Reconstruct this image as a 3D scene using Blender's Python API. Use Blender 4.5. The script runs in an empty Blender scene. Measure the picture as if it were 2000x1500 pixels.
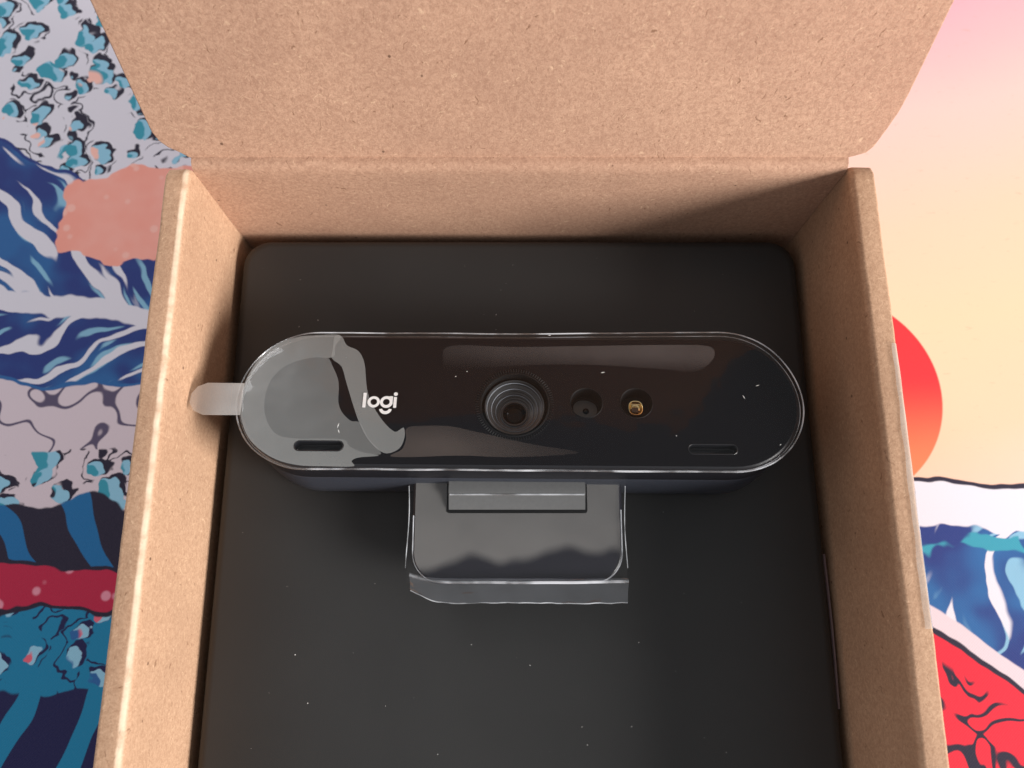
import bpy, bmesh, math, random
from mathutils import Vector, Matrix, noise

random.seed(7)
S = bpy.context.scene
COL = S.collection
S.unit_settings.system = 'METRIC'
S.unit_settings.scale_length = 0.01          # one unit is one centimetre
PI = math.pi

# ------------------------------------------------------------------ camera
cam_d = bpy.data.cameras.new('camera')
cam_d.sensor_width = 36.0
cam_d.lens = 27.036
cam_d.clip_start = 0.1
cam_d.clip_end = 500.0
cam_d.dof.use_dof = True
cam_d.dof.focus_distance = 13.6
cam_d.dof.aperture_fstop = 0.26
cam = bpy.data.objects.new('camera', cam_d)
COL.objects.link(cam)
cam.location = (0, 0, 14.8)
cam.rotation_euler = (math.radians(14.2), 0, 0)
S.camera = cam

# ------------------------------------------------------------------ light
world = bpy.data.worlds.new('World')
S.world = world
world.use_nodes = True
bg = world.node_tree.nodes['Background']
bg.inputs[0].default_value = (0.95, 0.97, 1.0, 1)
bg.inputs[1].default_value = 0.38

def area(name, loc, target, sx, sy, power, color):
    d = bpy.data.lights.new(name, 'AREA')
    d.shape = 'RECTANGLE'
    d.size, d.size_y, d.energy, d.color = sx, sy, power, color
    o = bpy.data.objects.new(name, d)
    COL.objects.link(o)
    o.location = loc
    o.rotation_euler = (Vector(target) - Vector(loc)).to_track_quat('-Z', 'Y').to_euler()
    return o
area('window_light', (78, -34, 33), (0, 2, 1), 34, 34, 165000, (1.0, 0.975, 0.945))
area('mat_fill_light', (-48, 72, 52), (-8, 4, 0), 44, 44, 50000, (0.97, 0.98, 1.0))  # unseen fill added behind the lid to lift the left mat

vs = S.view_settings
vs.view_transform = 'Standard'
vs.look = 'None'
vs.exposure = 0.0
vs.gamma = 1.0
vs.use_curve_mapping = False
S.cycles.max_bounces = 10
S.cycles.transparent_max_bounces = 24
S.cycles.use_denoising = True

# ------------------------------------------------------------------ node helper
def lin(h):
    h = h.lstrip('#')
    out = []
    for i in (0, 2, 4):
        c = int(h[i:i + 2], 16) / 255
        out.append(c / 12.92 if c <= 0.04045 else ((c + 0.055) / 1.055) ** 2.4)
    return tuple(out) + (1.0,)

class N:
    """a little expression builder over shader nodes"""
    def __init__(self, name):
        self.m = bpy.data.materials.new(name)
        self.m.use_nodes = True
        self.t = self.m.node_tree
        self.t.nodes.clear()
        self.out = self.t.nodes.new('ShaderNodeOutputMaterial')
    def node(self, kind, **kw):
        n = self.t.nodes.new(kind)
        for k, v in kw.items():
            setattr(n, k, v)
        return n
    def put(self, sock, v):
        if isinstance(v, X):
            v = v.s
        if hasattr(v, 'is_output'):
            self.t.links.new(v, sock)
        elif v is not None:
            sock.default_value = v
    def math(self, op, a, b=None, c=None, clamp=False):
        n = self.node('ShaderNodeMath', operation=op, use_clamp=clamp)
        for i, v in enumerate((a, b, c)):
            if v is not None:
                self.put(n.inputs[i], v)
        return X(self, n.outputs[0])
    def coords(self):
        n = self.node('ShaderNodeTexCoord')
        return n.outputs['Object']
    def sep(self, v):
        n = self.node('ShaderNodeSeparateXYZ')
        self.put(n.inputs[0], v)
        return [X(self, n.outputs[i]) for i in range(3)]
    def comb(self, x, y, z=0.0):
        n = self.node('ShaderNodeCombineXYZ')
        for i, v in enumerate((x, y, z)):
            self.put(n.inputs[i], v)
        return n.outputs[0]
    def noise(self, vec, scale, detail=2.0, rough=0.5, dist=0.0, color=False):
        n = self.node('ShaderNodeTexNoise')
        self.put(n.inputs['Vector'], vec)
        n.inputs['Scale'].default_value = scale
        n.inputs['Detail'].default_value = detail
        n.inputs['Roughness'].default_value = rough
        n.inputs['Distortion'].default_value = dist
        return n.outputs['Color'] if color else X(self, n.outputs[0])
    def voronoi(self, vec, scale, feature='F1'):
        n = self.node('ShaderNodeTexVoronoi', feature=feature)
        self.put(n.inputs['Vector'], vec)
        n.inputs['Scale'].default_value = scale
        return X(self, n.outputs['Distance'])
    def smooth(self, v, a, b):
        n = self.node('ShaderNodeMapRange', interpolation_type='SMOOTHSTEP')
        self.put(n.inputs[0], v)
        n.inputs[1].default_value = a
        n.inputs[2].default_value = b
        return X(self, n.outputs[0])
    def mix(self, f, a, b):
        n = self.node('ShaderNodeMix', data_type='RGBA')
        self.put(n.inputs[0], f)
        self.put(n.inputs[6], a)
        self.put(n.inputs[7], b)
        return n.outputs[2]
    def bump(self, height, strength, distance):
        n = self.node('ShaderNodeBump')
        n.inputs['Strength'].default_value = strength
        n.inputs['Distance'].default_value = distance
        self.put(n.inputs['Height'], height)
        return n.outputs[0]
    def bsdf(self, color, rough, normal=None, metallic=0.0, spec=0.5, coat=0.0, coat_rough=0.05):
        n = self.node('ShaderNodeBsdfPrincipled')
        self.put(n.inputs['Base Color'], color)
        self.put(n.inputs['Roughness'], rough)
        self.put(n.inputs['Metallic'], metallic)
        self.put(n.inputs['Specular IOR Level'], spec)
        self.put(n.inputs['Coat Weight'], coat)
        self.put(n.inputs['Coat Roughness'], coat_rough)
        if normal is not None:
            self.put(n.inputs['Normal'], normal)
        return n.outputs[0]
    def mixsh(self, f, a, b):
        n = self.node('ShaderNodeMixShader')
        self.put(n.inputs[0], f)
        self.t.links.new(a, n.inputs[1])
        self.t.links.new(b, n.inputs[2])
        return n.outputs[0]
    def done(self, sh):
        self.t.links.new(sh, self.out.inputs['Surface'])
        return self.m

class X:
    def __init__(self, n, s):
        self.n, self.s = n, s
    def __add__(self, o): return self.n.math('ADD', self, o)
    def __sub__(self, o): return self.n.math('SUBTRACT', self, o)
    def __rsub__(self, o): return self.n.math('SUBTRACT', o, self)
    def __mul__(self, o): return self.n.math('MULTIPLY', self, o)
    def __gt__(self, o): return self.n.math('GREATER_THAN', self, o)
    __radd__ = __add__
    __rmul__ = __mul__
    def abs(self): return self.n.math('ABSOLUTE', self)
    def sin(self): return self.n.math('SINE', self)
    def max(self, o): return self.n.math('MAXIMUM', self, o)
    def min(self, o): return self.n.math('MINIMUM', self, o)

# ------------------------------------------------------------------ materials
def mat_cardboard(name, pale, mid, dark, fleck=1.0, pale_fold=None):
    n = N(name)
    co = n.coords()
    warp = n.noise(co, 2.2, 2, color=True)
    vm = n.node('ShaderNodeVectorMath', operation='MULTIPLY_ADD')
    n.put(vm.inputs[0], warp); vm.inputs[1].default_value = (0.6, 0.6, 0.6)
    n.put(vm.inputs[2], co)
    w = vm.outputs[0]
    x, y, z = n.sep(w)
    cloud = n.noise(co, 0.55, 3)
    mottle = n.noise(co, 13.0, 4, 0.65, 0.7)
    fine = n.noise(co, 34.0, 3, 0.6, 0.8)
    col = n.mix(n.smooth(mottle * 0.6 + fine * 0.4, 0.33, 0.67), mid, pale)
    col = n.mix(n.smooth(cloud, 0.35, 0.75) * 0.30, col, dark)
    f1 = n.noise(n.comb(x * 24.0, y * 5.0, z * 6.0), 1.0, 1.0, 0.5, 0.5)
    f2 = n.noise(n.comb(x * 5.0 + y * 9.0, y * 20.0 - x * 6.0, z * 20.0), 1.0, 1.0, 0.5, 0.5)
    f3 = n.noise(n.comb(x * 15.0 - z * 15.0, y * 7.0, z * 6.0 + x * 5.0 + 40.0), 1.0, 1.0, 0.5, 0.7)
    darkf = n.smooth(f1, 0.70, 0.80).max(n.smooth(f3, 0.72, 0.82))
    palef = n.smooth(f2, 0.66, 0.80).max(n.smooth(f3 * -1.0 + 1.0, 0.68, 0.80))
    col = n.mix(darkf * (0.62 * fleck), col, lin('#6e4a30'))
    col = n.mix(palef * (0.34 * fleck), col, lin('#f2cfab'))
    speck = n.voronoi(co, 1.5)
    col = n.mix(n.smooth(speck, 0.055, 0.03) * 0.75, col, lin('#4f3626'))
    if pale_fold is not None:                       # paler broken band along the fold
        ox, oy, oz = n.sep(co)
        edge = n.noise(n.comb(ox * 0.5, oy * 2.2, 3.0), 1.0, 3)
        band = n.smooth((ox - pale_fold[0] + (edge - 0.5) * 0.05).abs(), 0.062, 0.018) * n.smooth(oz, pale_fold[1] - 0.14, pale_fold[1] - 0.05)
        col = n.mix(band * n.smooth(edge, 0.20, 0.65) * 0.62, col, lin('#f7e6cc'))
    nb = n.bump(mottle * 0.5 + fine * 0.3 + f2 * 0.4 - f1 * 0.3, 0.35, 0.02)
    return n.done(n.bsdf(col, 0.82, nb, spec=0.25))

M_LID = mat_cardboard('cardboard_inner', lin('#cba288'), lin('#ab836c'), lin('#9b7562'))
M_CARD = mat_cardboard('cardboard_outer', lin('#cba587'), lin('#ae886c'), lin('#9a7860'), 0.9)

M_PALEFOLD = mat_cardboard('cardboard_pale_fold', lin('#cba587'), lin('#ae886c'), lin('#9a7860'), 1.0, (-5.77 - 0.07 - 0.14, 2.40 + 3.8))

def mat_tray():
    n = N('black_tray')
    co = n.coords()
    g = n.noise(co, 60.0, 2)
    c = n.noise(co, 0.5, 2)
    col = n.mix(c, (0.021, 0.021, 0.021, 1), (0.028, 0.028, 0.028, 1))
    return n.done(n.bsdf(col, 0.46 + c * 0.08, n.bump(g, 0.15, 0.01), spec=0.42))
M_TRAY = mat_tray()

def simple(name, col, rough, spec=0.5, metallic=0.0, grain=0.0, gscale=40.0, coat=0.0):
    n = N(name)
    co = n.coords()
    g = n.noise(co, gscale, 3)
    c2 = n.mix(n.noise(co, gscale * 0.4, 2), col, tuple(min(1, v * 1.25 + 0.001) for v in col[:3]) + (1,))
    return n.done(n.bsdf(c2, rough, n.bump(g, grain, 0.01) if grain else None, metallic, spec, coat))

M_PLATE = simple('black_gloss', (0.0045, 0.004, 0.0055, 1), 0.10, 0.14)
M_BEZEL = simple('black_satin', (0.010, 0.010, 0.013, 1), 0.34, 0.5, grain=0.1)
M_SHELL = simple('charcoal_texture', (0.032, 0.036, 0.048, 1), 0.42, 0.5, grain=0.5, gscale=34)
M_BARREL = simple('lens_barrel', (0.030, 0.031, 0.032, 1), 0.30, 0.5)
M_PIT = simple('pit_black', (0.0035, 0.0035, 0.004, 1), 0.6, 0.2)
M_GLASS = simple('lens_glass', (0.001, 0.0012, 0.0015, 1), 0.04, 0.12)
M_SENSOR = simple('sensor_grey', (0.045, 0.047, 0.046, 1), 0.4, 0.5)
M_GOLD = simple('gold_reflector', (0.90, 0.62, 0.30, 1), 0.22, 0.5, 1.0)
M_LOGO = simple('logo_ink', (0.86, 0.82, 0.80, 1), 0.5, 0.4)
M_CLIP = simple('clip_plastic', (0.012, 0.012, 0.018, 1), 0.30, 0.25, grain=0.1)

def mat_film(name, tint, haze, rough, gloss=1.0, vary=0.0):
    """clear sheet: mostly see-through, mirror part by Fresnel, and a share of milky scatter"""
    n = N(name)
    co = n.coords()
    wav = n.noise(co, 0.9, 2)
    nb = n.bump(wav, 0.25, 0.12)
    tr = n.node('ShaderNodeBsdfTransparent')
    tr.inputs[0].default_value = (0.97, 0.97, 0.97, 1)
    gl = n.node('ShaderNodeBsdfGlossy')
    gl.inputs['Roughness'].default_value = rough
    n.put(gl.inputs['Normal'], nb)
    lw = n.node('ShaderNodeLayerWeight')
    lw.inputs[0].default_value = 0.5
    fr = n.math('POWER', lw.outputs['Facing'], 5.0) * 0.9 + 0.045      # same from both sides of the sheet
    sh = n.mixsh(n.math('MULTIPLY', fr, gloss, clamp=True), tr.outputs[0], gl.outputs[0])
    if haze > 0:
        df = n.node('ShaderNodeBsdfDiffuse')
        df.inputs[0].default_value = tint
        f = haze
        if vary:
            f = n.noise(co, 1.3, 3) * (2 * vary) + (haze - vary)
            if vary > 0.2:                                 # glints of cut edges, put in as broken white scatter
                f = n.smooth(n.noise(co, 0.9, 3, 0.6), 0.42, 0.66) * (haze * 2.2) + 0.03
        sh = n.mixsh(f, sh, df.outputs[0])
    return n.done(sh)
M_FILM = mat_film('clear_film', (0.8, 0.8, 0.8, 1), 0.002, 0.03, 0.42)
M_EDGE_GLINT = mat_film('film_glint_white', (0.92, 0.95, 1.0, 1), 0.28, 0.12, 3.0, 0.30)
M_TAB = mat_film('frosted_tab', (0.80, 0.76, 0.72, 1), 0.23, 0.25, 1.0, 0.05)
M_HAZE1 = mat_film('lifted_film_milky', (0.56, 0.58, 0.57, 1), 0.35, 0.22, 1.0, 0.04)
M_HAZE2 = mat_film('lifted_film_thin', (0.56, 0.58, 0.57, 1), 0.235, 0.22, 1.0, 0.05)
M_FOLD = mat_film('folded_film', (0.75, 0.80, 0.92, 1), 0.035, 0.06, 2.2, 0.035)  # bluish scatter stands in for highlights on the fold
M_TAPE = mat_film('clear_tape', (0.95, 0.93, 0.88, 1), 0.16, 0.12, 2.5, 0.14)

def mat_clipreflection():  # soft grey reflection on the clip, painted as scatter
    n = N('clip_reflection_soft')
    co = n.coords()
    x, y, z = n.sep(co)
    wob = n.noise(n.comb(x, y * 0.12, 4.0), 0.95, 1.5, 0.4, 0.0)
    f = n.smooth(y + (wob - 0.5) * 1.15 - x * 0.06, -2.62, -2.38)
    blotch = n.noise(co, 1.6, 3)
    tr = n.node('ShaderNodeBsdfTransparent')
    df = n.node('ShaderNodeBsdfDiffuse')
    df.inputs[0].default_value = (0.62, 0.60, 0.57, 1)
    gl = n.node('ShaderNodeBsdfGlossy')
    gl.inputs['Roughness'].default_value = 0.2
    sh = n.mixsh(0.02, tr.outputs[0], gl.outputs[0])
    return n.done(n.mixsh(f * (blotch * 0.08 + 0.18) + 0.004, sh, df.outputs[0]))
M_CLIPREFL = mat_clipreflection()

def mat_stripreflection():  # pale reflection along the top of the face, put in as colour
    n = N('reflection_strip')
    co = n.coords()
    x, y, z = n.sep(co)
    f = n.smooth(y + x * 0.02, 0.50, 1.05) * (n.smooth(x, -3.0, 3.2) * 0.75 + 0.25)
    tr = n.node('ShaderNodeBsdfTransparent')
    df = n.node('ShaderNodeBsdfDiffuse')
    df.inputs[0].default_value = (0.60, 0.53, 0.51, 1)
    return n.done(n.mixsh(f * (n.noise(co, 1.2, 2) * 0.08 + 0.09), tr.outputs[0], df.outputs[0]))
M_REFL_STRIP = mat_stripreflection()

def mat_tonguereflection():  # brown reflection of the lid, put in as see-through colour
    n = N('lid_reflection_tongue')
    co = n.coords()
    x, y, z = n.sep(co)
    f = n.smooth(x, 1.4, -1.6) * 0.8 + 0.2
    g = n.smooth(y - x * -0.05, -0.45, -1.0) * 0.5 + 0.5
    tr = n.node('ShaderNodeBsdfTransparent')
    df = n.node('ShaderNodeBsdfDiffuse')
    df.inputs[0].default_value = (0.62, 0.51, 0.45, 1)
    return n.done(n.mixsh(f * g * (n.noise(co, 1.4, 3) * 0.08 + 0.075), tr.outputs[0], df.outputs[0]))
M_REFL_TONGUE = mat_tonguereflection()

def mat_print():
    """desk mat: an abstract print of brush strokes, blots and bands"""
    n = N('printed_fabric')
    co = n.coords()
    x, y, z = n.sep(co)
    w1 = n.noise(co, 0.28, 2) - 0.5
    w2 = n.noise(co, 0.9, 2) - 0.5
    white = lin('#d9d3dc'); pinkw = lin('#d6c4cb'); teal = lin('#3b93a8'); sky = lin('#8fbfd6')
    navy = lin('#2b3a78'); blue = lin('#2f6199'); ink = lin('#2a2536'); coral = lin('#ee9d8d')
    crimson = lin('#b32745'); pinkr = lin('#dd6376'); blush = lin('#f2b9ac'); deep = lin('#22224a')
    cyan = lin('#1f7ba2'); red = lin('#e93237')
    # fills ------------------------------------------------------------
    brk = n.noise(n.comb(x, y, 3.0), 1.2, 1)
    wa = n.noise(n.comb(x, y, 5.0), 1.5, 2) - 0.5
    wb = n.noise(n.comb(x, y, 9.0), 1.5, 2) - 0.5
    bx, by = x + wa * 0.9, y + wb * 0.9
    sc = 1.5
    v0 = n.voronoi(n.comb(bx, by, 0.0), sc)
    v1 = n.voronoi(n.comb(bx - 0.07, by - 0.075, 0.0), sc)
    v2 = n.voronoi(n.comb(bx + 0.16, by + 0.07, 0.0), sc)
    pick = n.noise(n.comb(x, y, 13.0), 0.55, 1)
    def blots(base, spot, line, third):
        body = n.smooth(v0, 0.42, 0.39)
        c = n.mix(body, base, n.mix(n.smooth(pick, 0.60, 0.62), spot, third))
        c = n.mix(body * n.smooth(v2, 0.33, 0.37), c, sky)
        cres = n.smooth(v1, 0.48, 0.45) * n.smooth(v0, 0.39, 0.41) * n.smooth(brk, 0.36, 0.40)
        tail = n.smooth((v0 - 0.62).abs(), 0.035, 0.018) * n.smooth(brk, 0.50, 0.54)
        return n.mix(cres.max(tail), c, line)
    def strokes(ang, along, across, thr, base, base2, top, seed):
        ca, sa = math.cos(ang), math.sin(ang)
        u = (x * ca + y * sa) + w1 * 2.0
        v = (y * ca - x * sa) + w1 * 3.2 + w2 * 0.4
        s = n.noise(n.comb(u * along, v * across, seed), 1.0, 1.0, 0.4, 0.3)
        b = n.mix(n.smooth(n.noise(n.comb(x, y, seed + 3.0), 0.55, 2), 0.4, 0.6), base, base2)
        s2 = n.noise(n.comb(u * along * 1.6, v * across * 1.5, seed + 9.0), 1.0, 1.0, 0.4, 0.3)
        b = n.mix(n.smooth(s2, 0.60, 0.66) * 0.8, b, sky)
        return n.mix(n.smooth(s, thr, thr + 0.03), b, top)
    foam = blots(white, teal, ink, blush)
    foam2 = blots(pinkw, teal, ink, ink)
    foam3 = blots(cyan, pinkr, deep, blue)
    streak = strokes(-0.75, 0.30, 2.5, 0.535, navy, blue, white, 1.0)
    streak2 = strokes(0.55, 0.38, 2.6, 0.55, navy, blue, white, 5.0)
    streak3 = strokes(1.15, 0.36, 1.9, 0.565, navy, blue, white, 15.0)
    dots = n.smooth(n.voronoi(n.comb(x, y, 0.0), 1.9), 0.27, 0.16)
    coralf = n.mix(dots * 0.8, n.mix(n.smooth(w2, -0.2, 0.2), coral, lin('#f0a99b')), blush)
    rings = (y * 2.4 + w1 * 7.0 + x * 3.2).sin()
    bands = n.mix(n.smooth(rings, 0.45, 0.52), ink, lin('#22679b'))
    rings2 = (x * 4.2 - y * 1.4 + w1 * 6.0).sin()
    bands2 = n.mix(n.smooth(rings2, 0.45, 0.52), deep, cyan)
    plain = n.mix(n.smooth((n.noise(co, 0.7, 1.0) - 0.5).abs(), 0.014, 0.006), pinkw, lin('#5a5068'))
    rd = n.mix(dots, crimson, lin('#d98a9c'))
    # left half: stacked bands -----------------------------------------
    e = y + w1 * 1.5 + w2 * 0.7
    def above(c_under, c_over, level, slope=0.0, edge=None):
        q = e + x * slope
        f = n.smooth(q, level - 0.03, level + 0.03)
        c = n.mix(f, c_under, c_over)
        if edge is not None:
            c = n.mix(n.smooth((q - level).abs(), 0.07, 0.035), c, edge)
        return c
    L = bands2
    L = above(L, foam3, -2.5)
    L = above(L, rd, -0.7, 0.0, ink)
    L = above(L, bands, 0.3, 0.0, ink)
    L = above(L, foam2, 1.7)
    L = above(L, plain, 3.0)
    L = above(L, streak2, 4.8, 0.0, blue)
    L = above(L, white, 6.5)
    L = above(L, streak, 7.0)
    L = above(L, foam, 3.9, 0.55, navy)
    # a soft coral patch among the strokes
    dx, dy = (x + 9.9) * 0.75, (y - 9.3)
    dd = n.math('SQRT', dx * dx + dy * dy) + w1 * 2.4 + w2 * 1.6
    L = n.mix(n.smooth(dd, 1.42, 1.38), L, coralf)
    # right half ---------------------------------------------------------
    g = n.node('ShaderNodeValToRGB')
    n.put(g.inputs[0], (y + w1 * 1.2 - x * 0.25) * 0.05 + 0.2)
    els = g.color_ramp.elements
    els[0].position, els[0].color = 0.15, lin('#eebfab')
    els[1].position, els[1].color = 0.92, lin('#ee9fb0')
    for pos, c in ((0.24, '#e6bd9f'), (0.38, '#e7c2a0'), (0.52, '#eac1a6'), (0.68, '#eabfb5')):
        k = els.new(pos); k.color = lin(c)
    sky_p = g.outputs[0]
    fib = n.noise(n.comb(x * 3.0, y * 14.0, 2.0), 1.0, 2, 0.5, 0.6)
    sky_p = n.mix(n.smooth(fib, 0.66, 0.74) * 0.25, sky_p, lin('#c98f74'))
    ddx, ddy = x - 8.05, y - 4.45
    disc = n.math('SQRT', ddx * ddx + ddy * ddy)
    redg = n.mix(n.smooth(y, 5.0, 2.4), red, lin('#ef7c54'))
    R = n.mix(n.smooth(disc, 2.66, 2.62), sky_p, redg)
    q = y + w1 * 1.6 + w2 * 0.35
    R = n.mix(n.smooth(q, 2.33, 2.29), R, white)
    R = n.mix(n.smooth((q - 2.31).abs(), 0.07, 0.04), R, ink)
    R = n.mix(n.smooth(q + w2 * 1.2, 1.25, 1.15), R, streak3)
    R = n.mix(n.smooth((q + w2 * 1.2 - 0.75).abs(), 0.28, 0.2) * n.smooth(brk, 0.45, 0.5), R, teal)
    q2 = y + x * 0.72 + w2 * 0.3 - 5.9
    squig = n.smooth((n.noise(n.comb(x, y, 11.0), 0.95, 1.0, 0.4, 1.1) - 0.5).abs(), 0.046, 0.026)
    lower = n.smooth(q2, -0.55, -0.75)
    redz = n.mix(squig * lower, lin('#e02a3c'), ink)
    R = n.mix(n.smooth(q2 - 0.5, 0.03, -0.03), R, pinkw)
    R = n.mix(n.smooth(q2, 0.03, -0.03), R, redz)
    R = n.mix(n.smooth(q2.abs(), 0.09, 0.05), R, ink)
    col = n.mix(n.smooth(x, -0.05, 0.05), L, R)
    wx = (x * 95.0).sin(); wy = (y * 95.0).sin()
    weave = wx * wy
    col = n.mix((n.noise(co, 30.0, 2) - 0.35) * 0.10, col, lin('#8a7f88'))
    return n.done(n.bsdf(col, 0.78, n.bump(weave + n.noise(co, 18, 2), 0.2, 0.008), spec=0.2))
M_MAT = mat_print()
M_DUST = simple('dust_white', (0.75, 0.74, 0.72, 1), 0.8, 0.2)

# ------------------------------------------------------------------ mesh helpers
def mesh_obj(name, verts, faces, mat, parent=None, smooth=False, sharp=35):
    me = bpy.data.meshes.new(name)
    me.from_pydata([tuple(v) for v in verts], [], faces)
    bm = bmesh.new(); bm.from_mesh(me)
    bmesh.ops.remove_doubles(bm, verts=bm.verts, dist=1e-5)
    bmesh.ops.recalc_face_normals(bm, faces=bm.faces)
    bm.to_mesh(me); bm.free()
    return finish(name, me, mat, parent, smooth, sharp)

def finish(name, me, mat, parent, smooth=False, sharp=35):
    me.materials.append(mat)
    if smooth:
        for p in me.polygons:
            p.use_smooth = True
        try:
            me.set_sharp_from_angle(angle=math.radians(sharp))
        except Exception:
            pass
    o = bpy.data.objects.new(name, me)
    COL.objects.link(o)
    if parent is not None:
        o.parent = parent
    return o

def bm_obj(name, bm, mat, parent=None, smooth=False, sharp=35):
    me = bpy.data.meshes.new(name)
    bmesh.ops.recalc_face_normals(bm, faces=bm.faces)
    bm.to_mesh(me); bm.free()
    return finish(name, me, mat, parent, smooth, sharp)

def root(name, loc, label, cat):
    o = bpy.data.objects.new(name, None)
    COL.objects.link(o)
    o.location = loc
    o['label'] = label
    o['category'] = cat
    return o

def loft(rings, closed_ring=True, cap0=False, cap1=False):
    n = len(rings[0]); V = [p for r in rings for p in r]; Fc = []
    for i in range(len(rings) - 1):
        for j in range(n if closed_ring else n - 1):
            k = (j + 1) % n
            Fc.append((i * n + j, i * n + k, (i + 1) * n + k, (i + 1) * n + j))
    if cap0: Fc.append(tuple(range(n)))
    if cap1: Fc.append(tuple((len(rings) - 1) * n + j for j in range(n)))
    return V, Fc

def stadium(hl, r, n=28):
    """closed outline, half length hl, radius r, counter-clockwise"""
    pts = []
    for i in range(n + 1):
        a = -PI / 2 + PI * i / n
        pts.append((hl - r + r * math.cos(a), r * math.sin(a)))
    for k in range(1, 12):
        pts.append((hl - r - 2 * (hl - r) * k / 12, r))
    for i in range(n + 1):
        a = PI / 2 + PI * i / n
        pts.append((-(hl - r) + r * math.cos(a), r * math.sin(a)))
    for k in range(1, 12):
        pts.append((-(hl - r) + 2 * (hl - r) * k / 12, -r))
    return pts

def circle(cx, cy, r, n=40):
    return [(cx + r * math.cos(2 * PI * i / n), cy + r * math.sin(2 * PI * i / n)) for i in range(n)]

def shift(pts, dx, dy): return [(p[0] + dx, p[1] + dy) for p in pts]

def catmull(pts, k=5):
    out = []; n = len(pts)
    for i in range(n):
        p0, p1, p2, p3 = (Vector(pts[(i + d) % n]) for d in (-1, 0, 1, 2))
        for s in range(k):
            t = s / k
            q = 0.5 * ((2 * p1) + (p2 - p0) * t + (2 * p0 - 5 * p1 + 4 * p2 - p3) * t * t + (3 * p1 - p0 - 3 * p2 + p3) * t ** 3)
            out.append((q.x, q.y))
    return out

def fill_loops(loops, z, bm=None):
    bm = bm or bmesh.new()
    ed = []
    for lp in loops:
        vs_ = [bm.verts.new((p[0], p[1], z)) for p in lp]
        for i in range(len(vs_)):
            ed.append(bm.edges.new((vs_[i], vs_[(i + 1) % len(vs_)])))
    bmesh.ops.triangle_fill(bm, use_beauty=True, use_dissolve=False, edges=ed)
    return bm

def tube(path, r, n=6, closed=False):
    rings = []; m = len(path)
    for i in range(m):
        a = Vector(path[(i - 1) % m] if closed or i > 0 else path[0])
        b = Vector(path[(i + 1) % m] if closed or i < m - 1 else path[-1])
        d = (b - a).normalized()
        s = d.cross(Vector((0, 0, 1)))
        s = s.normalized() if s.length > 1e-4 else Vector((1, 0, 0))
        u = s.cross(d)
        rr = r[i] if isinstance(r, list) else r
        rings.append([Vector(path[i]) + (s * math.cos(2 * PI * j / n) + u * math.sin(2 * PI * j / n)) * rr for j in range(n)])
    if closed: rings.append(rings[0])
    return loft(rings, True, not closed, not closed)

# ------------------------------------------------------------------ desk mat
ZM = -3.8
mat_me_v = []
nx, ny = 60, 60
for j in range(ny + 1):
    for i in range(nx + 1):
        X_ = -32 + 64 * i / nx; Y_ = -26 + 56 * j / ny
        mat_me_v.append((X_, Y_, 0.006 * math.sin(X_ * 0.5) * math.cos(Y_ * 0.4)))
mat_f = [(j * (nx + 1) + i, j * (nx + 1) + i + 1, (j + 1) * (nx + 1) + i + 1, (j + 1) * (nx + 1) + i) for j in range(ny) for i in range(nx)]
per = [i for i in range(nx + 1)] + [j * (nx + 1) + nx for j in range(1, ny + 1)] + [ny * (nx + 1) + i for i in range(nx - 1, -1, -1)] + [j * (nx + 1) for j in range(ny - 1, 0, -1)]
base_i = len(mat_me_v)
for k in per:
    p = mat_me_v[k]; mat_me_v.append((p[0], p[1], -0.3))
for k in range(len(per)):
    k2 = (k + 1) % len(per)
    mat_f.append((per[k], per[k2], base_i + k2, base_i + k))
desk_mat = mesh_obj('desk_mat', mat_me_v, mat_f, M_MAT, None, True)
desk_mat.location = (0, 0, ZM - 0.01)
desk_mat['label'] = 'colourful printed desk mat with blue, white, red and peach brush shapes under the box'
desk_mat['category'] = 'desk mat'

# ------------------------------------------------------------------ cardboard box
BOX = root('cardboard_box', (0.14, -0.8, ZM), 'open brown cardboard box with its lid raised, holding the black tray', 'box')
BO = Vector((0.14, -0.8, ZM))
def W(v): return Vector(v) - BO
YB, YF = 7.10, -8.6            # inner faces of back and front wall
XL, XR = -5.77, 6.05           # inner faces of the side walls
ZT = 2.40
TH = 0.45

def wall_profile(inner, sgn, ri, ro):
    """cross-section: from the foot inside, over the rounded rim, to the foot outside; sgn is the outward direction"""
    outer = inner + sgn * TH
    pts = [(inner, ZM + 0.02), (inner, -0.6), (inner, 0.6), (inner, 1.4), (inner, ZT - ri - 0.1)]
    for k in range(7):
        a = k / 6 * PI / 2
        pts.append((inner + sgn * (ri - ri * math.cos(a)), ZT - ri + ri * math.sin(a)))
    pts.append((inner + sgn * (TH * 0.55), ZT - 0.012))
    for k in range(6):
        a = k / 5 * PI / 2
        pts.append((outer - sgn * (ro - ro * math.sin(a)), ZT - 0.02 - ro + ro * math.cos(a)))
    pts += [(outer, 1.0), (outer, ZM + 0.02)]
    return pts

def side_wall(name, inner, sgn, ri, ro, seed, y0, y1, mat):
    prof = wall_profile(inner, sgn, ri, ro)
    rings = []; m = 110
    for i in range(m + 1):
        y = y0 + (y1 - y0) * i / m
        ring = []
        # end of the rolled edge is rounded off towards the hinge
        drop = 0.10 * max(0.0, 1 - (y1 - y) / 0.22) ** 2
        for (px, pz) in prof:
            h = max(0.0, (pz - 0.5) / (ZT - 0.5))
            jx = 0.018 * noise.noise((y * 0.6, pz * 0.5, seed)) * h + 0.006 * noise.noise((y * 3.1, pz, seed + 4))
            jz = (0.016 * noise.noise((y * 0.8, px, seed + 9)) + 0.006 * noise.noise((y * 4, px * 3, seed))) * h - drop * h
            ring.append(W((px + jx, y, pz + jz)))
        rings.append(ring)
    V, Fc = loft(rings, True, True, True)
    return mesh_obj(name, V, Fc, mat, BOX, True, 50)
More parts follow.
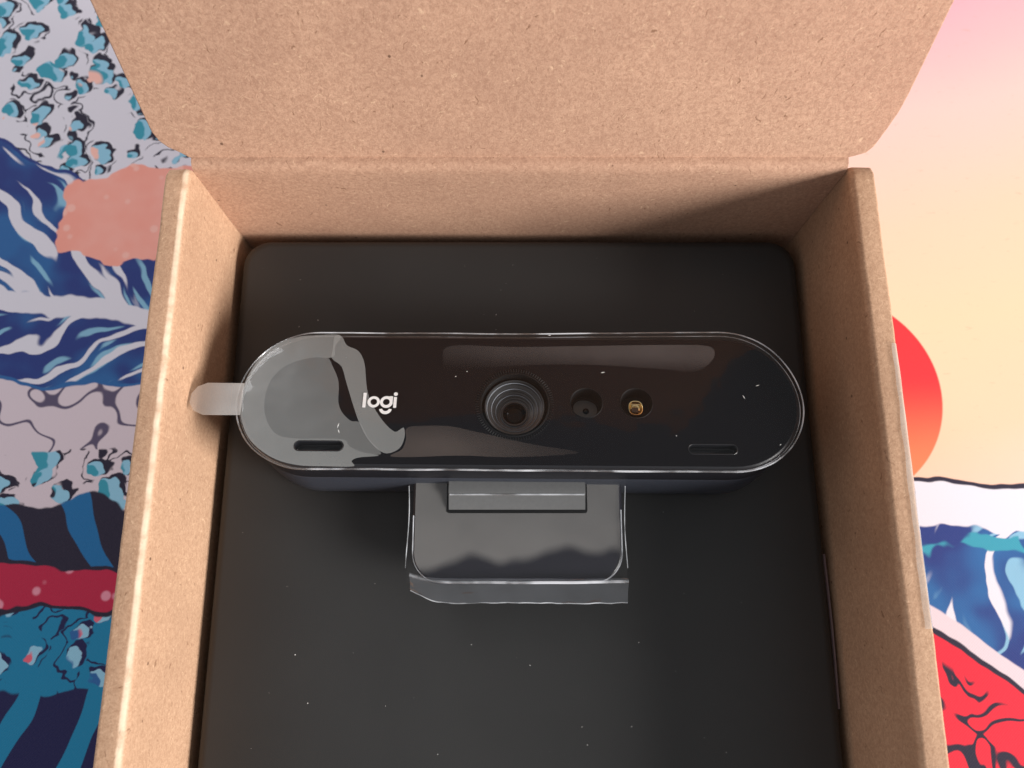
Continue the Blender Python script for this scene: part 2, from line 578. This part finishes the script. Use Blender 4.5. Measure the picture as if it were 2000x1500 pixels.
left_wall = side_wall('side_wall', XL, -1, 0.13, 0.07, 1.0, YF - 0.4, YB + 0.06, M_PALEFOLD)
right_wall = side_wall('side_wall', XR, 1, 0.10, 0.06, 21.0, YF - 0.4, YB + 0.10, M_CARD)

def cross_wall(name, yin, sgn, lidded):
    prof = [(yin, ZM + 0.02), (yin, -0.5), (yin + sgn * 0.02, 1.0), (yin + sgn * 0.03, 1.9)]
    if lidded:
        prof += [(yin + 0.03, 2.16), (yin + 0.045, 2.26), (yin + 0.08, 2.34), (yin + 0.14, 2.385), (yin + 0.20, 2.395),
                 (yin + 0.25, 2.405), (yin + 0.32, 2.41), (yin + 0.40, 2.40), (yin + 0.42, 2.36), (yin + 0.42, ZM + 0.02)]
    else:
        prof += [(yin - 0.03, 2.2), (yin - 0.06, 2.34), (yin - 0.14, 2.40), (yin - 0.38, 2.38), (yin - 0.44, 2.28), (yin - 0.44, ZM + 0.02)]
    rings = []; m = 90
    x0, x1 = XL + 0.004, XR - 0.004
    for i in range(m + 1):
        x = x0 + (x1 - x0) * i / m
        rings.append([W((x, py + 0.014 * noise.noise((x * 0.7, pz * 0.8, 3)), pz + 0.010 * noise.noise((x * 0.9, 5, py)) * (pz > 1))) for (py, pz) in prof])
    V, Fc = loft(rings, True, True, True)
    return mesh_obj(name, V, Fc, M_LID, BOX, True, 60)
cross_wall('back_wall', YB, 1, True)
cross_wall('front_wall', YF, -1, False)
mesh_obj('bottom_panel', *loft([[W((x, y, z)) for x, y in ((XL, YF), (XR, YF), (XR, YB), (XL, YB))] for z in (ZM + 0.01, ZM + 0.18)], True, True, True), M_CARD, BOX)

# lid: sheet leaning back from the hinge, its lower corners cut to a slant
LA = math.radians(69.5)
HY, HZ = YB + 0.235, ZT - 0.005
outline = [(-5.80, -0.01), (-5.94, 0.11), (-6.11, 0.22), (-6.22, 0.36), (-6.275, 0.55), (-6.285, 1.2), (-6.30, 6.0), (-6.30, 12.2), (-6.0, 12.6),
           (6.3, 12.6), (6.60, 12.2), (6.60, 6.0), (6.59, 1.3), (6.57, 0.95), (6.50, 0.58), (6.42, 0.24), (6.33, 0.10), (6.15, 0.03), (6.03, -0.01)]
bm = bmesh.new()
fr, bk = [], []
for (u, v) in outline:
    for lst, off in ((fr, 0.0), (bk, 0.15)):
        y = HY + v * math.cos(LA) + off * math.sin(LA)
        z = HZ + v * math.sin(LA) - off * math.cos(LA)
        lst.append(bm.verts.new(W((u, y, z))))
bm.faces.new(fr); bm.faces.new(list(reversed(bk)))
for i in range(len(fr)):
    j = (i + 1) % len(fr)
    bm.faces.new((fr[i], bk[i], bk[j], fr[j]))
lid = bm_obj('lid', bm, M_LID, BOX)
bv = lid.modifiers.new('soft_edge', 'BEVEL'); bv.width = 0.025; bv.segments = 2; bv.limit_method = 'ANGLE'

# clear tape folded over the outer edge of the right wall
rings = []
for i in range(46):
    y = -0.75 + (3.85 + 0.75) * i / 45
    t = i / 45
    jit = 0.012 * noise.noise((y * 1.7, 2, 9))
    inn = 6.5 - 0.10 - 0.05 * (1 - t) - 0.02 * noise.noise((y * 2.3, 7, 1))
    prof = [(inn, ZT + 0.006), (6.44, ZT + 0.006), (6.475 + jit, ZT - 0.012), (6.505 + jit, ZT - 0.05), (6.52, ZT - 0.13), (6.525, ZT - 0.5), (6.53, ZT - 1.6)]
    rings.append([W((px, y, pz)) for px, pz in prof])
mesh_obj('tape_seal', *loft(rings, False), M_TAPE, BOX, True, 80)

# ------------------------------------------------------------------ black tray
TRAY = root('packaging_tray', (0.15, -0.9, -3.6), 'matte black plastic packaging tray filling the inside of the box', 'tray')
TO = Vector((0.15, -0.9, -3.6))
def rrect(x0, x1, y0, y1, r, n=10):
    pts = []
    for cx, cy, a0 in ((x1 - r, y0 + r, -PI / 2), (x1 - r, y1 - r, 0), (x0 + r, y1 - r, PI / 2), (x0 + r, y0 + r, PI)):
        for i in range(n + 1):
            a = a0 + PI / 2 * i / n
            pts.append((cx + r * math.cos(a), cy + r * math.sin(a)))
    return pts
tx0, tx1, ty0, ty1 = -5.60, 5.90, YF + 0.25, 6.86
rings = []
er = 0.20
for k in range(9):
    a = PI / 2 * k / 8
    ins = er * (1 - math.sin(a)); zz = -er * (1 - math.cos(a))
    rings.append([Vector((p[0], p[1], zz)) - TO for p in rrect(tx0 + ins, tx1 - ins, ty0 + ins, ty1 - ins, 0.55 - ins * 0.6)])
rings.append([Vector((p[0], p[1], -3.55)) - TO for p in rrect(tx0, tx1, ty0, ty1, 0.55)])
# rings[0] is the flat top's border
V, Fc = loft(rings, True, True, True)
mesh_obj('tray_body', V, Fc, M_TRAY, TRAY, True, 40)
# a narrow lip standing in the gap beside the right wall
lip = [Vector((5.945 + 0.02 * math.sin(i / 20 * PI), 0.45 - 2.75 * i / 20, -0.22)) - TO for i in range(21)]
mesh_obj('tray_lip', *tube(lip, 0.028, 6), simple('lip_plastic', (0.16, 0.12, 0.13, 1), 0.3), TRAY, True)

# ------------------------------------------------------------------ webcam
A = math.radians(11.7); RO = math.radians(-0.45)
C0 = Vector((0.135, 3.09, 1.45))
nrm = Vector((0, math.sin(A), math.cos(A)))
e1, e2 = Vector((1, 0, 0)), Vector((0, math.cos(A), -math.sin(A)))
ex = e1 * math.cos(RO) + e2 * math.sin(RO)
ey = e2 * math.cos(RO) - e1 * math.sin(RO)
DEPTH = 1.72
base = C0 - nrm * DEPTH
CAMR = root('webcam', base, 'black pill-shaped webcam with its protective film still on, lying in the tray', 'webcam')
RM = Matrix((ex, ey, nrm)).transposed()
CAMR.rotation_euler = RM.to_euler()
def L3(p, h=0.0): return Vector((p[0], p[1], DEPTH + h))      # face coordinates to webcam space
def from_world(v): return RM.transposed() @ (Vector(v) - base)
HL, HR = 4.97, 1.285

def ring_at(ins, h):
    return [L3(p, h) for p in stadium(HL - ins, HR - ins)]
LENS = (-0.089, -0.095); IRC = (1.185, -0.055); LED = (2.077, -0.050)
SL, SR = (-3.474, -0.909), (3.345, -0.918)
slot = lambda c: shift(stadium(0.42, 0.085, 10), *c)
# glossy face with real holes
bm = fill_loops([stadium(HL - 0.05, HR - 0.05), circle(*LENS, 0.60, 64), circle(*IRC, 0.285), circle(*LED, 0.285), slot(SL), slot(SR)], DEPTH)
bm_obj('face_plate', bm, M_PLATE, CAMR)
mesh_obj('front_bezel', *loft([ring_at(0.05, 0.0), ring_at(0.02, -0.012), ring_at(0.0, -0.04), ring_at(0.0, -0.56), ring_at(0.03, -0.585)]), M_BEZEL, CAMR, True, 50)
mesh_obj('back_shell', *loft([ring_at(0.035, -0.585), ring_at(0.012, -0.60), ring_at(0.008, -0.62), ring_at(0.02, -1.2), ring_at(0.05, -1.5), ring_at(0.12, -1.62), ring_at(0.24, -1.69), ring_at(0.42, -1.72)], True, False, True), M_SHELL, CAMR, True, 50)

def lathe(c, prof, n=64, cap=False):
    rings = [[L3((c[0] + r * math.cos(2 * PI * i / n), c[1] + r * math.sin(2 * PI * i / n)), h) for i in range(n)] for r, h in prof]
    return loft(rings, True, False, cap)

# main lens: knurled bezel ring > stepped barrel > front glass
lens_prof = [(0.545, -0.30), (0.54, -0.115), (0.53, -0.105), (0.515, -0.11), (0.51, -0.16), (0.49, -0.17), (0.488, -0.21), (0.47, -0.215), (0.43, -0.24), (0.428, -0.275),
             (0.395, -0.285), (0.392, -0.315), (0.36, -0.325), (0.357, -0.355), (0.325, -0.365), (0.322, -0.395), (0.29, -0.405), (0.285, -0.43), (0.245, -0.44), (0.24, -0.40), (0.215, -0.40), (0.205, -0.47)]
lens = mesh_obj('lens_barrel', *lathe(LENS, lens_prof), M_BARREL, CAMR, True, 25)
dome = [(0.205, -0.47)] + [(0.205 * math.cos(a), -0.47 + 0.09 * math.sin(a)) for a in [PI / 2 * k / 8 for k in range(1, 8)]] + [(0.004, -0.38)]
mesh_obj('front_glass', *lathe(LENS, dome, 48, True), M_GLASS, lens, True, 60)
mesh_obj('black_ring', *lathe(LENS, [(0.625, 0.002), (0.612, 0.010), (0.598, 0.008), (0.59, -0.02), (0.585, -0.30), (0.53, -0.30)]), M_PIT, lens, True, 60)
M_BARREL_HIGHLIGHT = simple('barrel_highlight_grey', (0.30, 0.32, 0.36, 1), 0.25, 0.7)
for rr_, hh_ in ((0.50, -0.160), (0.42, -0.235), (0.345, -0.335), (0.255, -0.425)):  # thin pale rings stand in for highlights on the barrel steps
    mesh_obj('barrel_highlight', *lathe(LENS, [(rr_ + 0.006, hh_ - 0.01), (rr_, hh_ + 0.004), (rr_ - 0.007, hh_ - 0.01)]), M_BARREL_HIGHLIGHT, lens, True, 60)
# fine teeth of the knurled ring round the lens
kv, kf = [], []
for i in range(90):
    a = 2 * PI * i / 90
    for da, r, h in ((-0.014, 0.635, 0.003), (0.014, 0.635, 0.003), (0.014, 0.70, 0.003), (-0.014, 0.70, 0.003), (0, 0.645, 0.012), (0, 0.69, 0.012)):
        kv.append(L3((LENS[0] + r * math.cos(a + da), LENS[1] + r * math.sin(a + da)), h))
    b = i * 6
    kf += [(b, b + 1, b + 4), (b + 1, b + 2, b + 5, b + 4), (b + 2, b + 3, b + 5), (b + 3, b, b + 4, b + 5)]
kn = mesh_obj('knurling', kv, kf, M_PIT, lens)
kn['kind'] = 'stuff'
# infrared camera
pit = [(0.297, 0.002), (0.288, 0.008), (0.28, 0.0), (0.272, -0.34), (0.10, -0.35), (0.02, -0.35)]
ir = mesh_obj('infrared_camera', *lathe(IRC, pit, 40, True), M_PIT, CAMR, True, 40)
blob = []
for k in range(12):
    a = 2 * PI * k / 12
    rr = 0.215 * (1 + 0.06 * math.sin(3 * a + 0.6))
    blob.append((IRC[0] + 0.0 + rr * math.cos(a), IRC[1] - 0.02 + rr * math.sin(a)))
bm = fill_loops([catmull(blob, 3), circle(IRC[0] + 0.02, IRC[1] - 0.03, 0.06, 20)], DEPTH - 0.30)
bm_obj('sensor_cover', bm, M_SENSOR, ir)
mesh_obj('sensor_glass', *lathe((IRC[0] + 0.02, IRC[1] - 0.03), [(0.06, -0.31), (0.05, -0.285), (0.03, -0.27), (0.004, -0.265)], 24, True), M_GLASS, ir, True, 60)
# infrared lamp with a small gold reflector
led = mesh_obj('infrared_lamp', *lathe(LED, pit, 40, True), M_PIT, CAMR, True, 40)
gc = (LED[0] + 0.01, LED[1] - 0.02)
def boxpart(name, x0, x1, y0, y1, h0, h1, mat, parent):
    r = [[L3(p, h) for p in ((gc[0] + x0, gc[1] + y0), (gc[0] + x1, gc[1] + y0), (gc[0] + x1, gc[1] + y1), (gc[0] + x0, gc[1] + y1))] for h in (h0, h1)]
    o = mesh_obj(name, *loft(r, True, True, True), mat, parent)
    b = o.modifiers.new('soft_edge', 'BEVEL'); b.width = 0.012; b.segments = 2
    return o
cup = []
for h, s in ((-0.24, 0.060), (-0.23, 0.09), (-0.19, 0.115), (-0.165, 0.125), (-0.16, 0.137), (-0.19, 0.142)):
    ring = []
    for k in range(28):
        a = 2 * PI * k / 28
        px, py = math.cos(a), math.sin(a)
        q = (abs(px) ** 2.6 + abs(py) ** 2.6) ** (-1 / 2.6)
        ring.append(L3((gc[0] + s * 0.92 * px * q, gc[1] + s * py * q), h))
    cup.append(ring)
mesh_obj('reflector_cup', *loft(cup, True, True, False), M_GOLD, led, True, 40)
boxpart('lamp_chip', -0.065, 0.05, -0.075, 0.02, -0.235, -0.185, simple('amber_dark', (0.05, 0.022, 0.006, 1), 0.2, 0.6), led)
boxpart('lamp_bridge', -0.10, 0.085, 0.055, 0.080, -0.175, -0.150, M_GOLD, led)
# microphone slots
for c in (SL, SR):
    rr = [[L3(p, h) for p in shift(stadium(0.42 - i, 0.085 - i, 10), *c)] for i, h in ((-0.014, 0.003), (-0.006, 0.009), (0.006, 0.002), (0.008, -0.16), (0.02, -0.17))]
    mesh_obj('microphone_slot', *loft(rr, True, False, True), M_BEZEL, CAMR, True, 40)

# logo in raised ink: l, o, g with its smile, i
def ink(name, loops, parent=None):
    bm = fill_loops(loops, DEPTH + 0.016)
    r = bmesh.ops.extrude_face_region(bm, geom=bm.faces[:])
    for v in r['geom']:
        if isinstance(v, bmesh.types.BMVert): v.co.z -= 0.003
    return bm_obj(name, bm, M_LOGO, parent or CAMR)
def bar(x0, x1, y0, y1, r=0.008):
    return rrect(x0, x1, y0, y1, r, 3)
ink('logo_letter', [bar(-2.787, -2.731, -0.180, 0.108)])
ink('logo_letter', [circle(-2.592, -0.070, 0.110, 32), circle(-2.592, -0.070, 0.060, 24)])
gl_ = [(-2.365 + 0.115 * math.cos(a), -0.070 + 0.115 * math.sin(a)) for a in [math.radians(68 + k * 8) for k in range(37)]]
ink('logo_letter', [gl_ + [(-2.256, -0.10), (-2.254, 0.040), (-2.30, 0.045)], circle(-2.368, -0.070, 0.060, 24)])
arc = [(-2.372 + 0.112 * math.cos(a), -0.196 + 0.110 * math.sin(a)) for a in [math.radians(188 + k * 8.2) for k in range(21)]]
arc += [(-2.372 + 0.058 * math.cos(a), -0.196 + 0.052 * math.sin(a)) for a in [math.radians(352 - k * 8.2) for k in range(21)]]
ink('logo_smile', [arc])
ink('logo_letter', [bar(-2.240, -2.186, -0.182, 0.028)])
ink('logo_dot', [circle(-2.210, 0.086, 0.036, 20)])

# protective film over the face: a sheet a little larger than the plate, lying with slight waves
def film_outline(ins=0.0):
    pts = []
    for (px, py) in stadium(5.03 - ins, 1.335 - ins, 40):
        py2 = py
        if px > 0 and py > 0:                      # it sits a little high at the right top
            py2 = py + 0.06 * min(1.0, px / 3.5) * max(0.0, py / 1.335)
        k = 0.012 * noise.noise((px * 1.3, py * 1.3, 4))
        pts.append((px + k, py2 + k))
    return pts
fo = film_outline()
inner_f = film_outline(0.45)
bm = bmesh.new()
def fh(p):
    return 0.045 + 0.010 * noise.noise((p[0] * 0.5, p[1] * 0.7, 2)) 
rings = []
for ins, dz in ((0.0, -0.028), (0.05, 0.0), (0.15, 0.006), (0.3, 0.008), (0.5, 0.006), (0.8, 0.003), (1.1, 0.0)):
    rings.append([L3(p, fh(p) + dz) for p in film_outline(ins)])
V, Fc = loft(rings, True, False, True)
film = mesh_obj('protective_film', V, Fc, M_FILM, CAMR, True, 80)
edge_path = [L3(p, fh(p) - 0.030) for p in fo]
mesh_obj('film_edge_glint', *tube(edge_path, 0.013, 6, True), M_EDGE_GLINT, film, True)
edge2 = [L3(p, -0.055) for p in film_outline(0.04)]
mesh_obj('film_edge_glint', *tube(edge2, 0.007, 6, True), M_EDGE_GLINT, film, True)
tabp = [(-4.94, 0.271), (-5.25, 0.272), (-5.60, 0.274), (-5.76, 0.20), (-5.85, 0.06), (-5.85, -0.12), (-5.76, -0.27), (-5.58, -0.352), (-5.25, -0.353), (-4.92, -0.351)]
bm = fill_loops([tabp], DEPTH + 0.03)
r = bmesh.ops.extrude_face_region(bm, geom=bm.faces[:])
for v in r['geom']:
    if isinstance(v, bmesh.types.BMVert): v.co.z += 0.006
tb = bm_obj('pull_tab', bm, M_TAB, film)

Cband = [(-3.328, 1.285), (-3.755, 1.285), (-4.13, 1.240), (-4.486, 1.085), (-4.768, 0.770), (-4.935, 0.340), (-4.965, -0.10), (-4.87, -0.480), (-4.65, -0.840), (-4.25, -1.13), (-3.806, -1.262), (-3.277, -1.282), (-2.839, -1.279), (-2.875, -1.186), (-2.767, -1.12), (-2.418, -1.08), (-2.70, -1.02), (-2.93, -0.92), (-3.05, -0.79), (-3.45, -0.775), (-3.907, -0.775), (-4.237, -0.696), (-4.458, -0.406), (-4.541, -0.029), (-4.479, 0.357), (-4.241, 0.65), (-3.794, 0.812), (-3.421, 0.825), (-3.40, 1.05)]
Dzone = [(-3.525, 0.825), (-3.794, 0.812), (-4.241, 0.65), (-4.479, 0.357), (-4.541, -0.029), (-4.458, -0.406), (-4.237, -0.696), (-3.907, -0.775), (-3.45, -0.775), (-3.05, -0.79), (-2.93, -0.92), (-2.70, -1.02), (-2.40, -1.06), (-2.44, -0.955), (-2.635, -0.755), (-2.80, -0.47), (-2.967, -0.433), (-3.138, -0.268), (-3.222, -0.069), (-3.24, 0.183), (-3.28, 0.387), (-3.393, 0.623)]
Sband = [(-3.43, 1.262), (-3.297, 1.256), (-3.183, 1.073), (-2.964, 0.956), (-2.828, 0.703), (-2.735, 0.187), (-2.617, -0.114), (-2.38, -0.458), (-2.187, -0.631), (-2.1, -0.602), (-2.022, -0.562), (-2.0, -0.745), (-2.075, -0.946), (-2.271, -1.041), (-2.445, -0.967), (-2.64, -0.769), (-2.811, -0.471), (-2.963, -0.107), (-3.127, 0.337), (-3.242, 0.637), (-3.43, 0.80), (-3.44, 1.016)]
tongue = [(-1.968, -0.562), (-1.656, -0.521), (-1.207, -0.527), (-0.666, -0.648), (0.227, -0.852), (1.02, -1.006), (-0.126, -1.09), (-1.008, -1.069), (-1.887, -1.104), (-2.224, -1.085), (-2.029, -0.964), (-1.971, -0.774)]
strip = [(-1.276, 1.077), (-0.143, 1.064), (1.272, 1.097), (2.689, 1.129), (3.443, 1.114), (3.575, 0.944), (3.4, 0.7), (3.11, 0.583), (2.649, 0.621), (1.723, 0.687), (0.792, 0.711), (-0.326, 0.66), (-1.254, 0.569), (-1.394, 0.767)]
for pts, mt, h in ((Cband, M_HAZE1, 0.006), (Dzone, M_HAZE2, 0.006), (Sband, M_HAZE1, 0.009), (tongue, M_REFL_TONGUE, 0.007), (strip, M_REFL_STRIP, 0.006)):  # tongue and strip are reflections painted as patches
    bm_obj('lift_and_reflection_patch', fill_loops([catmull(pts, 5)] + ([shift(stadium(0.437, 0.102, 10), *SL)] if pts is Cband else []), DEPTH + h), mt, film)

# ---- mounting clip below the face, wrapped in film of its own
def clipz(y): return 0.80 + 0.02 * (y - 0.8)
cx0, cx1, cy0, cy1 = -1.80, 1.99, -0.10, 2.05
def clip_outline(ins):
    r = 0.55
    pts = [(cx1 - ins, cy1)]
    pts += [(cx0 + ins, cy1)]
    pts += [(cx0 + r + (r - ins) * math.cos(a), cy0 + r + (r - ins) * math.sin(a)) for a in [PI + PI / 2 * k / 10 for k in range(11)]]
    pts += [(cx1 - r + (r - ins) * math.cos(a), cy0 + r + (r - ins) * math.sin(a)) for a in [1.5 * PI + PI / 2 * k / 10 for k in range(11)]]
    return pts
rings = []
for ins, dz in ((0.10, 0.0), (0.03, -0.02), (0.0, -0.07), (0.0, -0.30), (0.05, -0.36)):
    rings.append([from_world((p[0], p[1], clipz(p[1]) + dz)) for p in clip_outline(ins)])
clip = mesh_obj('mounting_clip', *loft(rings, True, True, True), M_CLIP, CAMR, True, 50)
# short leg of the clip that rests on the tray
mesh_obj('clip_foot', *loft([[from_world((x, y, z)) for x, y in rrect(-1.2, 1.4, 0.3, 1.6, 0.2, 5)] for z in (-0.03, 0.5)], True, True, True), M_BEZEL, clip, True, 40)
# hinge block: rounded bar with its recess line
hx0, hx1 = -1.135, 1.315
prof = [(1.90, 0.84), (1.86, 0.93), (1.56, 0.985), (1.49, 0.98), (1.455, 0.955), (1.43, 0.925), (1.24, 0.875), (1.205, 0.85), (1.19, 0.80), (1.9, 0.78)]
rings = [[from_world((x, py, pz)) for py, pz in prof] for x in (hx0, hx0 + 0.03, hx1 - 0.03, hx1)]
mesh_obj('hinge_block', *loft(rings, True, True, True), simple('hinge_plastic', (0.13, 0.13, 0.13, 1), 0.28), clip, True, 30)
mesh_obj('hinge_highlight', *tube([from_world((hx0 + 0.02 + (hx1 - hx0 - 0.04) * k / 20, 1.462, 0.972)) for k in range(21)], 0.016, 6), M_EDGE_GLINT, clip, True)  # pale bar added as the highlight along the hinge
rr = [[from_world((p[0], p[1], clipz(p[1]) + 0.026 + i)) for p in rrect(hx0 - 0.04, hx1 + 0.04, 1.140, 1.95, 0.05, 4)] for i in (0.0, 0.004)]
mesh_obj('hinge_recess', *loft(rr, True, True, True), M_PIT, clip)
# clear film over the clip, folding down past its front edge
prof = [(1.78, 0.0), (1.2, 0.015), (0.6, 0.02), (0.15, 0.018), (-0.02, 0.0), (-0.10, -0.03), (-0.16, -0.08)]
fx0, fx1 = -1.86, 2.03
rings = []
for py, dz in prof:
    ring = []
    for k in range(25):
        t = k / 24
        x = fx0 + (fx1 - fx0) * t + 0.02 * noise.noise((py * 2, t * 2, 3))
        ring.append(from_world((x, py, clipz(py) + 0.215 + dz * 2 - 0.10 * abs(2 * t - 1) ** 6 + 0.012 * noise.noise((x, py, 8)) - (0.10 if py < 1.0 else 0.02 * (py < 1.5)))))
    rings.append(ring)
cfilm = mesh_obj('clip_film', *loft(rings, False), M_FILM, clip, True, 80)
for xs in (fx0, fx1):
    path = [from_world((xs + 0.02 * math.sin(y * 3.0 + xs), y, clipz(y) + 0.08)) for y in [1.62 - k * 0.16 for k in range(10)]]
    mesh_obj('film_edge_glint', *tube(path, 0.008, 6), M_EDGE_GLINT, cfilm, True)
rim = [from_world((p[0], p[1], clipz(p[1]) + 0.012)) for p in clip_outline(0.03)[2:]]
rim = [from_world((cx0 + 0.03, 1.1, clipz(1.1) + 0.012))] + rim + [from_world((cx1 - 0.03, 1.2, clipz(1.2) + 0.012))]
mesh_obj('film_edge_glint', *tube(rim, 0.011, 6), M_EDGE_GLINT, cfilm, True)
# folded tail of the film
fold_prof = [(0.00, 0.10), (-0.06, 0.105), (-0.14, 0.07), (-0.24, 0.00), (-0.33, -0.06), (-0.42, -0.10)]
rings = []
for i, (py, dz) in enumerate(fold_prof):
    ring = []
    for k in range(41):
        t = k / 40
        x = -1.80 + 3.84 * t
        yy = py
        if t < 0.22:                                    # torn and curled at the left corner
            q = 1 - t / 0.22
            yy = py * (1 - 0.28 * q * q) + 0.10 * q ** 3
        yy += 0.012 * noise.noise((x * 1.3, i * 0.6, 6)) + 0.02 * noise.noise((x * 4.1, i * 0.9, 16)) * (i > 2)
        ring.append(from_world((x, yy, 0.80 + dz + 0.045 * noise.noise((x * 2.2, i * 0.9, 2)))))
    rings.append(ring)
fold = mesh_obj('film_fold', *loft(rings, False), M_FOLD, clip, True, 80)
mesh_obj('film_edge_glint', *tube([v for v in rings[1]], 0.026, 6), M_EDGE_GLINT, fold, True)  # highlight along the fold crest, put in as a white line
mesh_obj('film_edge_glint', *tube([v for v in rings[-1]], 0.010, 6), M_EDGE_GLINT, fold, True)
# ceiling reflection put in as grey over the upper clip, fading out below
hz = [p if p[1] < 1.75 else (p[0], 1.74) for p in clip_outline(0.06)]
bm = fill_loops([hz], 0.0)
for v in bm.verts:
    v.co = from_world((v.co.x, v.co.y, clipz(v.co.y) + 0.022))
bm_obj('lift_and_reflection_patch', bm, M_CLIPREFL, clip)

# ------------------------------------------------------------------ dust on the tray and film
dv, df = [], []
def fleck(p, L_, w_, ang):
    c, s = math.cos(ang), math.sin(ang)
    b = len(dv)
    for (u, v, h) in ((-L_, 0, 0), (0, -w_, 0.002), (L_, 0, 0), (0, w_, 0.002)):
        dv.append((p[0] + u * c - v * s, p[1] + u * s + v * c, p[2] + h + 0.003))
    df.append((b, b + 1, b + 2, b + 3))
for i in range(70):
    x, y = random.uniform(-5.3, 5.6), random.uniform(-3.6, 6.5)
    if -5.2 < x < 5.4 and 1.3 < y < 4.3 or (-2 < x < 2.2 and -0.6 < y < 2): continue
    l = random.choice((0.004, 0.005, 0.006, 0.007, 0.012))
    fleck((x, y, 0.0), l, l * random.uniform(0.3, 0.9), random.uniform(0, PI))
for (fx, fy, fl, fa_) in ((1.50, 0.52, 0.045, 0.2), (3.98, 0.05, 0.045, -1.1), (4.25, 0.28, 0.04, 0.3), (-3.16, -0.55, 0.05, 1.3), (-3.14, -0.66, 0.04, -1.2),
                          (-1.15, 0.42, 0.015, 0.4), (-0.95, 0.52, 0.012, 0.2), (2.72, -0.70, 0.012, 0.1), (0.55, 1.28, 0.03, 0.1), (4.5, -0.85, 0.02, 0.8)):
    q = base + RM @ L3((fx, fy), 0.066)
    fleck(q, fl, 0.007, fa_)
dust = mesh_obj('dust', dv, df, M_DUST)
dust['kind'] = 'stuff'
dust['label'] = 'tiny pale dust specks scattered over the black tray and film'
dust['category'] = 'dust'
